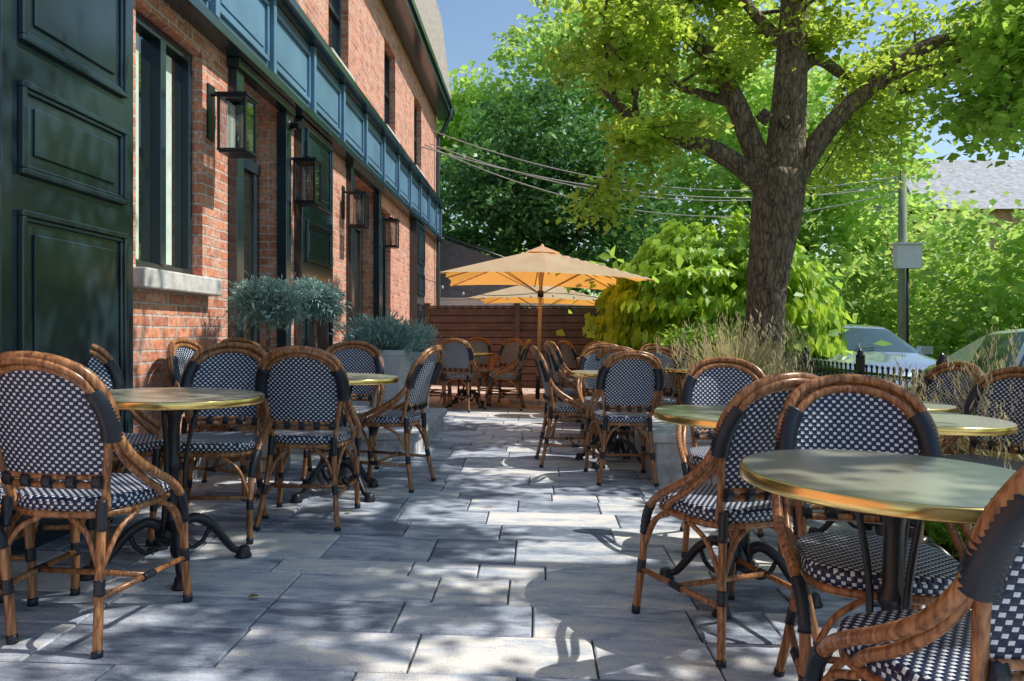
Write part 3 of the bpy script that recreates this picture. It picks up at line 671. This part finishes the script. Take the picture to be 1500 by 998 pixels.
# ---------------------------------------------------------------- main tree
def limb(b,P,r0,r1,n=6,seg=10,mat=0):
    Q=cr(P,n); m=len(Q); b.tube(Q,[r0+(r1-r0)*i/(m-1) for i in range(m)],seg,mat); return Q
def grow(b,limbs,start,k1,len1,k2,len2,nl,spread,seedv):
    R=random.Random(seedv); P=[];C=[]
    for Q in limbs:
        m=len(Q)
        for _ in range(k1):
            t=R.uniform(start,1.0); i=min(m-2,int(t*(m-1))); p=Q[i]; d=(Q[min(m-1,i+2)]-Q[max(0,i-1)]).normalized()
            dv=(d*.7+Vector((R.gauss(0,.8),R.gauss(0,.8),R.gauss(.18,.45)))).normalized(); Ln=len1*R.uniform(.5,1.15)
            q=[p,p+dv*Ln*.5+Vector((0,0,.05)),p+dv*Ln+Vector((R.gauss(0,.1),R.gauss(0,.1),-.12*Ln))]
            if q[2].x<.55 and q[2].z<5.2: continue
            W=limb(b,q,.026,.009,4,6)
            for _ in range(k2):
                j=R.randint(3,len(W)-1); pp=W[j]; dd=(dv*.5+Vector((R.gauss(0,.8),R.gauss(0,.8),R.gauss(-.1,.4)))).normalized(); l2=len2*R.uniform(.5,1.2)
                e=pp+dd*l2+Vector((0,0,-.15*l2)); b.tube([pp,pp.lerp(e,.5)+Vector((0,0,.03)),e],[.008,.005,.003],5,0,False)
                tt=rng.random(nl)[:,None]**.7
                base=np.array(pp)[None]*(1-tt)+np.array(e)[None]*tt
                P.append(base+rng.normal(size=(nl,3))*spread*np.array([1,1,.6])); C.append(np.clip(.5+.25*R.gauss(0,1)+.22*rng.normal(size=nl),0,1))
    return np.concatenate(P),np.concatenate(C)
b=MB()
tr=cr([(2.50,8,-.12),(2.47,8,.3),(2.46,8,1.1),(2.5,8,1.7),(2.58,8,2.3),(2.64,8,2.8)],6)
rr=[.34,.30,.27,.25,.235,.225,.22,.215,.21,.207,.205,.204,.203,.203,.204,.206,.209,.212,.217,.223,.23,.24,.25,.26,.265,.27,.27,.27,.27,.265,.26]
b.tube(tr,rr[:len(tr)] ,18)
lim=[];lim2=[]
A=limb(b,[(2.52,8,2.55),(2.32,7.97,2.76),(1.87,7.9,3.03),(1.43,7.8,3.14),(.98,7.6,3.27),(.6,7.3,3.55)],.14,.035); lim.append(A)
B=limb(b,[(2.58,8,2.65),(2.39,8,2.95),(2.16,8.05,3.56),(1.9,8.1,4.08),(1.43,8.2,4.67),(1.0,8.3,5.5),(.7,8.2,6.3)],.15,.045); lim.append(B)
C=limb(b,[(2.62,8,2.55),(2.68,8,2.95),(2.74,8.02,3.7),(2.8,8.05,4.67),(2.85,8.1,5.6),(2.95,8,7.0)],.25,.08,seg=14); lim.append(C)
D=limb(b,[(2.72,8,2.6),(2.9,7.98,2.92),(3.16,7.95,3.3),(3.5,7.9,3.63),(4.08,7.8,4.08),(4.75,7.7,4.22),(5.6,7.4,4.6)],.14,.04); lim.append(D)
E=limb(b,[(2.78,8.05,3.85),(3.1,8.2,4.1),(3.55,8.4,3.95),(4.2,8.6,3.88),(5.0,8.8,4.1)],.08,.03); lim.append(E)
F=limb(b,[(2.76,8.05,4.1),(2.5,8.2,4.5),(2.3,8.4,4.9),(2.1,8.8,5.6)],.08,.03); lim.append(F)
J=limb(b,[(2.16,8.05,3.56),(1.7,8.2,3.75),(1.3,8.4,4.0),(.9,8.8,4.3)],.06,.02); lim.append(J)
G=limb(b,[(2.8,8.05,4.6),(2.7,7.1,5.3),(2.3,5.9,5.8),(1.9,4.6,6.1),(1.6,3.2,6.2)],.12,.03); lim2.append(G)  # this limb and the next run out of frame, added to dapple the foreground
H=limb(b,[(2.82,8.05,4.9),(3.2,7.2,5.4),(3.5,6.0,5.8),(3.6,4.4,6.0),(3.4,3.0,6.1)],.12,.03); lim2.append(H)
for (x,z,s) in ((2.43,1.55,.05),(2.62,2.1,.06),(2.4,3.35,.10),(2.62,3.3,.06)): b.tube([(x,7.83,z-.08),(x,7.80,z),(x,7.83,z+.08)],[.02,s,.02],9)
P,Cc=grow(b,lim,.40,9,1.1,5,.55,105,.12,5)
P2,C2=grow(b,lim2,.30,14,1.2,5,.6,70,.13,15)
P=np.concatenate([P,P2]); Cc=np.concatenate([Cc,C2])
tree=b.obj('shade_tree',[M_bark]); leaves('foliage',P,.082,M_leaf,Cc,aspect=.78,parent=tree)
# second tree whose crown reaches in from the right foreground
b=MB(); limb(b,[(5.6,3.4,-.4),(5.55,3.4,1.2),(5.5,3.5,2.6),(5.4,3.6,4.0)],.26,.18,seg=14); l2=[]
for Pp in ([(5.4,3.6,3.6),(4.7,3.8,4.4),(3.7,3.9,5.0),(2.8,3.9,5.5)],[(5.4,3.6,3.8),(4.9,4.6,4.2),(4.4,5.6,4.4),(3.8,6.2,4.2)],[(5.4,3.6,3.8),(4.8,2.8,4.8),(3.9,2.2,5.6),(2.6,1.7,6.1)],[(5.0,3.9,3.9),(4.2,4.7,3.9),(3.75,5.3,3.5),(3.6,5.4,2.7)],[(5.0,3.9,3.9),(4.4,4.9,3.4),(4.0,5.6,2.9),(3.9,5.8,2.4)]):
    l2.append(limb(b,Pp,.11,.025,seg=8))
P,Cc=grow(b,l2,.4,8,.8,4,.45,80,.10,9)
t2=b.obj('maple_tree',[M_bark]); leaves('foliage',P,.082,M_leafmid,Cc,aspect=.78,parent=t2)

# yellow-green weeping tree
b=MB(); cx,cy=2.95,12.2; b.tube(cr([(cx,cy,-.1),(cx+.05,cy,.8),(cx,cy,1.7)],4),[.09]*9,10)
for k in range(9):
    a=k*.7; b.tube(cr([(cx,cy,1.55),(cx+.7*math.cos(a),cy+.7*math.sin(a),2.2),(cx+1.5*math.cos(a),cy+1.5*math.sin(a),1.8)],5),.02,6)
ct=b.obj('weeping_mulberry_tree',[M_bark])
n=13000; u=rng.random(n); th=rng.uniform(0,2*math.pi,n); ph=np.arccos(1-u*1.08)
lay=1+.05*np.sin(ph*22+th*3)+.06*rng.normal(size=n)*.6+.07*np.sin(th*5+1)+.05*np.sin(th*9)
rx=1.85;P=np.stack([cx+rx*lay*np.sin(ph)*np.cos(th),cy+rx*lay*np.sin(ph)*np.sin(th),.95+1.7*lay*np.cos(ph)*1.0+.1*np.sin(th*4)],1)
ax=np.stack([np.cos(th)*np.cos(ph*.8),np.sin(th)*np.cos(ph*.8),-.45-.6*np.sin(ph)],1)
leaves('foliage',P,.17,M_leafcat,np.clip(.45+.3*np.sin(ph*22+th*3)+.2*rng.normal(size=n),0,1),aspect=.62,axis=ax,parent=ct)  # lighter crests, darker hollows: shade between leaf layers put into the colour
n=4000; P=np.stack([cx+rng.normal(size=n)*.75,cy+rng.normal(size=n)*.75,rng.uniform(.7,2.3,n)],1); leaves('inner_foliage',P,.2,M_leafmid,parent=ct)

# background trees
def bigtree(name,x,y,h,tr_r,blobs,per,r,nl,size,mat,flat=.6):
    b=MB(); b.tube(cr([(x,y,-.4),(x+.1,y,h*.3),(x,y,h*.6)],5),[tr_r*(1-.05*i) for i in range(11)],10)
    for k,bl in enumerate(blobs): b.tube(cr([(x,y,h*.28),((x+bl[0])/2,(y+bl[1])/2,(h*.3+bl[2])/2+.3),(bl[0],bl[1],bl[2])],4),[tr_r*.5,tr_r*.45,tr_r*.42,tr_r*.4,tr_r*.35,tr_r*.3,tr_r*.25,tr_r*.2,tr_r*.1],7)
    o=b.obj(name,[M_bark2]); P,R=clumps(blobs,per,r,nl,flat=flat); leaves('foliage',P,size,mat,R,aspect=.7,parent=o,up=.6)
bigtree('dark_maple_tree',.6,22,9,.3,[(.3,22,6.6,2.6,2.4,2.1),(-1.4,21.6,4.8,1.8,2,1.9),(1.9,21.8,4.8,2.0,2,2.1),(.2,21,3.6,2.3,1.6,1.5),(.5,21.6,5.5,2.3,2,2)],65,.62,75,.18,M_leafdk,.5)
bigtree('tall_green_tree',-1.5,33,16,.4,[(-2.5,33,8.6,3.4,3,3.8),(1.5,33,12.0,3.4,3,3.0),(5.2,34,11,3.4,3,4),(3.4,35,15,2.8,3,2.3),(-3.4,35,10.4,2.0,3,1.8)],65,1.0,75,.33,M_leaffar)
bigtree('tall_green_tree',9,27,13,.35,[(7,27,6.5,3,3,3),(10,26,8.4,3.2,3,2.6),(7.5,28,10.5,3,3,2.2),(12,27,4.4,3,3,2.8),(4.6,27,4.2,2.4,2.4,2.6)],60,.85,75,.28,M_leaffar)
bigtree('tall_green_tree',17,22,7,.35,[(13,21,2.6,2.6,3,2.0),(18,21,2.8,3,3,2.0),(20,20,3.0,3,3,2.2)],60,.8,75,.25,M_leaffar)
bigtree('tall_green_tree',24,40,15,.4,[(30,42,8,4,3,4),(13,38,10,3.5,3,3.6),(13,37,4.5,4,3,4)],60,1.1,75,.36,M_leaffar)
bigtree('offscreen_tree',17,9,7,.3,[(17,9,4.0,3.4,3,3),(16,6,3,2.6,2.6,2.6),(18,12,3.4,3,3,3)],50,.8,55,.28,M_leaffar)  # both trees added out of frame for green reflections on the facade
bigtree('offscreen_tree',17,-2,7,.3,[(17,-2,4.2,3.4,3,3),(16,-5,3,2.6,2.6,2.6),(17,2,3,3,3,3)],50,.8,55,.28,M_leaffar)
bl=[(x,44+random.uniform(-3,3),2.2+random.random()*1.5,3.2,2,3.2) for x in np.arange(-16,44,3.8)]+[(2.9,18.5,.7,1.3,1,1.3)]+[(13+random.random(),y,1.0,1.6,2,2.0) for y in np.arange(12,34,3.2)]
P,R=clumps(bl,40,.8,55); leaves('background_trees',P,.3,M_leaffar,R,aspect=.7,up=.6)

# ---------------------------------------------------------------- house, pole, wires
h=empty('distant_house')
b=MB(); b.box((15.8,30,-.4),(24,38,6.3)); b.v+=[(24.0,30,6.3),(24.0,38,6.3),(24.0,34,9)]; b.obj('walls',[M_brick],h)
b=MB(); b.v+=[(15.2,29.5,6.0),(24.5,29.5,6.0),(24.5,34,9),(16.4,34,9),(24.5,38.5,6.0),(15.2,38.5,6.0)]; b.face([0,1,2,3]);b.face([3,2,4,5]);b.face([0,3,5]); b.obj('roof',[simple('shingles',(.42,.42,.44),.9,var=.3,scale=5,bump=.5)],h)
b=MB()
for x in (17,19.5,22): b.box((x,29.93,3.6),(x+1.1,29.98,5.3),0); b.box((x-.08,29.9,3.5),(x+1.18,29.99,3.595),1)
b.obj('windows',[M_glass,M_white],h)
b=MB(); b.tube([(8.0,16.2,-.4),(8.0,16.2,4.6)],[.11,.08],10,0); b.box((7.72,15.85,2.45),(8.25,16.06,2.95),1); b.box((7.7,15.8,2.955),(8.27,16.08,2.99),1); b.tube([(8.0,15.98,2.45),(8.0,15.98,.2)],.03,8,2)
b.obj('utility_pole',[simple('weathered_pole',(.24,.30,.19),.9),M_white,M_iron])
b=MB()
for (a,c,sag) in (((-2.35,16.4,5.55),(8,16.2,4.5),.75),((-2.35,16.2,5.2),(8,16.2,4.4),.8),((-2.35,14.6,4.75),(8.02,16.2,4.3),.6),((-2.35,15.5,5.0),(8.02,16.2,4.2),1.0)):
    Q=[Vector(a).lerp(Vector(c),t/20)-Vector((0,0,4*sag*(t/20)*(1-t/20))) for t in range(21)]; b.tube(Q,.012,5)
b.obj('overhead_wires',[M_conc])

# ---------------------------------------------------------------- cars
def car(name,x,y,paint,z=-.35):
    st=[(-2.28,.58,.55,.70,.5),(-2.22,.74,.70,.82,.6),(-1.7,.90,.84,.89,.7),(-.98,1.01,.95,.91,.76),(-.94,1.02,.96,.91,.76),(-.28,1.38,.98,.91,.62),(-.2,1.41,.98,.91,.62),(.42,1.46,.99,.91,.63),(.50,1.46,.99,.91,.63),(1.2,1.42,1.0,.91,.61),(1.3,1.40,1.0,.91,.60),(1.88,1.10,1.02,.90,.66),(1.94,1.08,1.02,.89,.68),(2.2,.98,.94,.84,.66),(2.28,.62,.6,.74,.5)]
    b=MB(); o=0; K=15
    for (yy,rz,bz,wd,rw) in st:
        h=[(wd*.88,.24),(wd,.36),(wd*1.01,.55*min(1,bz/.6)),(wd*.985,bz-.04),(wd*.93,bz),(rw+.015,rz-.05 if rz-bz>.1 else rz-.02),(rw*.86,rz-.008),(0,rz+.012)]
        pts=h+[(-a,c) for a,c in h[-2::-1]]
        for a,c in pts: b.v.append((a,yy,c))
    for i in range(len(st)-1):
        for k in range(K-1):
            mt=0; a=st[i]; c=st[i+1]; kk=k if k<7 else 13-k
            cab=(a[1]-a[2]>.1 and c[1]-c[2]>.1)
            if kk==4 and cab and i not in (5,7,9): mt=1
            if kk in(5,6) and i in (4,10): mt=1
            b.face([i*K+k,i*K+k+1,(i+1)*K+k+1,(i+1)*K+k],mt,True)
    b.face(list(range(K)),0); b.face([(len(st)-1)*K+k for k in range(K)][::-1],0)
    for sx in (-1,1):
        for wy in (-1.4,1.35):
            b.tube([(sx*.72,wy,.33),(sx*.93,wy,.33)],.33,22,2); b.tube([(sx*.90,wy,.33),(sx*.94,wy,.33)],.21,16,3); b.tube([(sx*.91,wy,.33),(sx*.926,wy,.33)],.38,22,2)
        b.box((sx*.97-.09,-.72,.99),(sx*.97+.09,-.58,1.11),0)
        b.box((sx*.62-.14,-2.27,.60),(sx*.62+.14,-2.15,.72),4)
        b.box((sx*.64-.14,2.17,.74),(sx*.64+.14,2.27,.86),5)
    b.box((-.42,-2.31,.40),(.42,-2.22,.60),2)
    b.tube([(-.4,-1.0,1.04),(.1,-.85,1.10)],.008,5,2)
    ob=b.obj(name,[paint,simple('car_glass',(.03,.06,.055),.06,0,spec=.5),simple('tyre',(.02,.02,.02),.8),simple('alloy',(.6,.6,.62),.3,.9),M_white,simple('tail_light',(.4,.01,.01),.3)]); ob.location=(x,y,z)
    return ob
car('parked_car',4.98,12.0,carpaint('grey_blue_paint',(.30,.37,.46)),z=-.25)
car('parked_car',5.3,6.5,carpaint('silver_paint',(.52,.57,.60)),z=-.33)
car('parked_car',5.2,20.5,carpaint('dark_red_paint',(.2,.05,.04)))
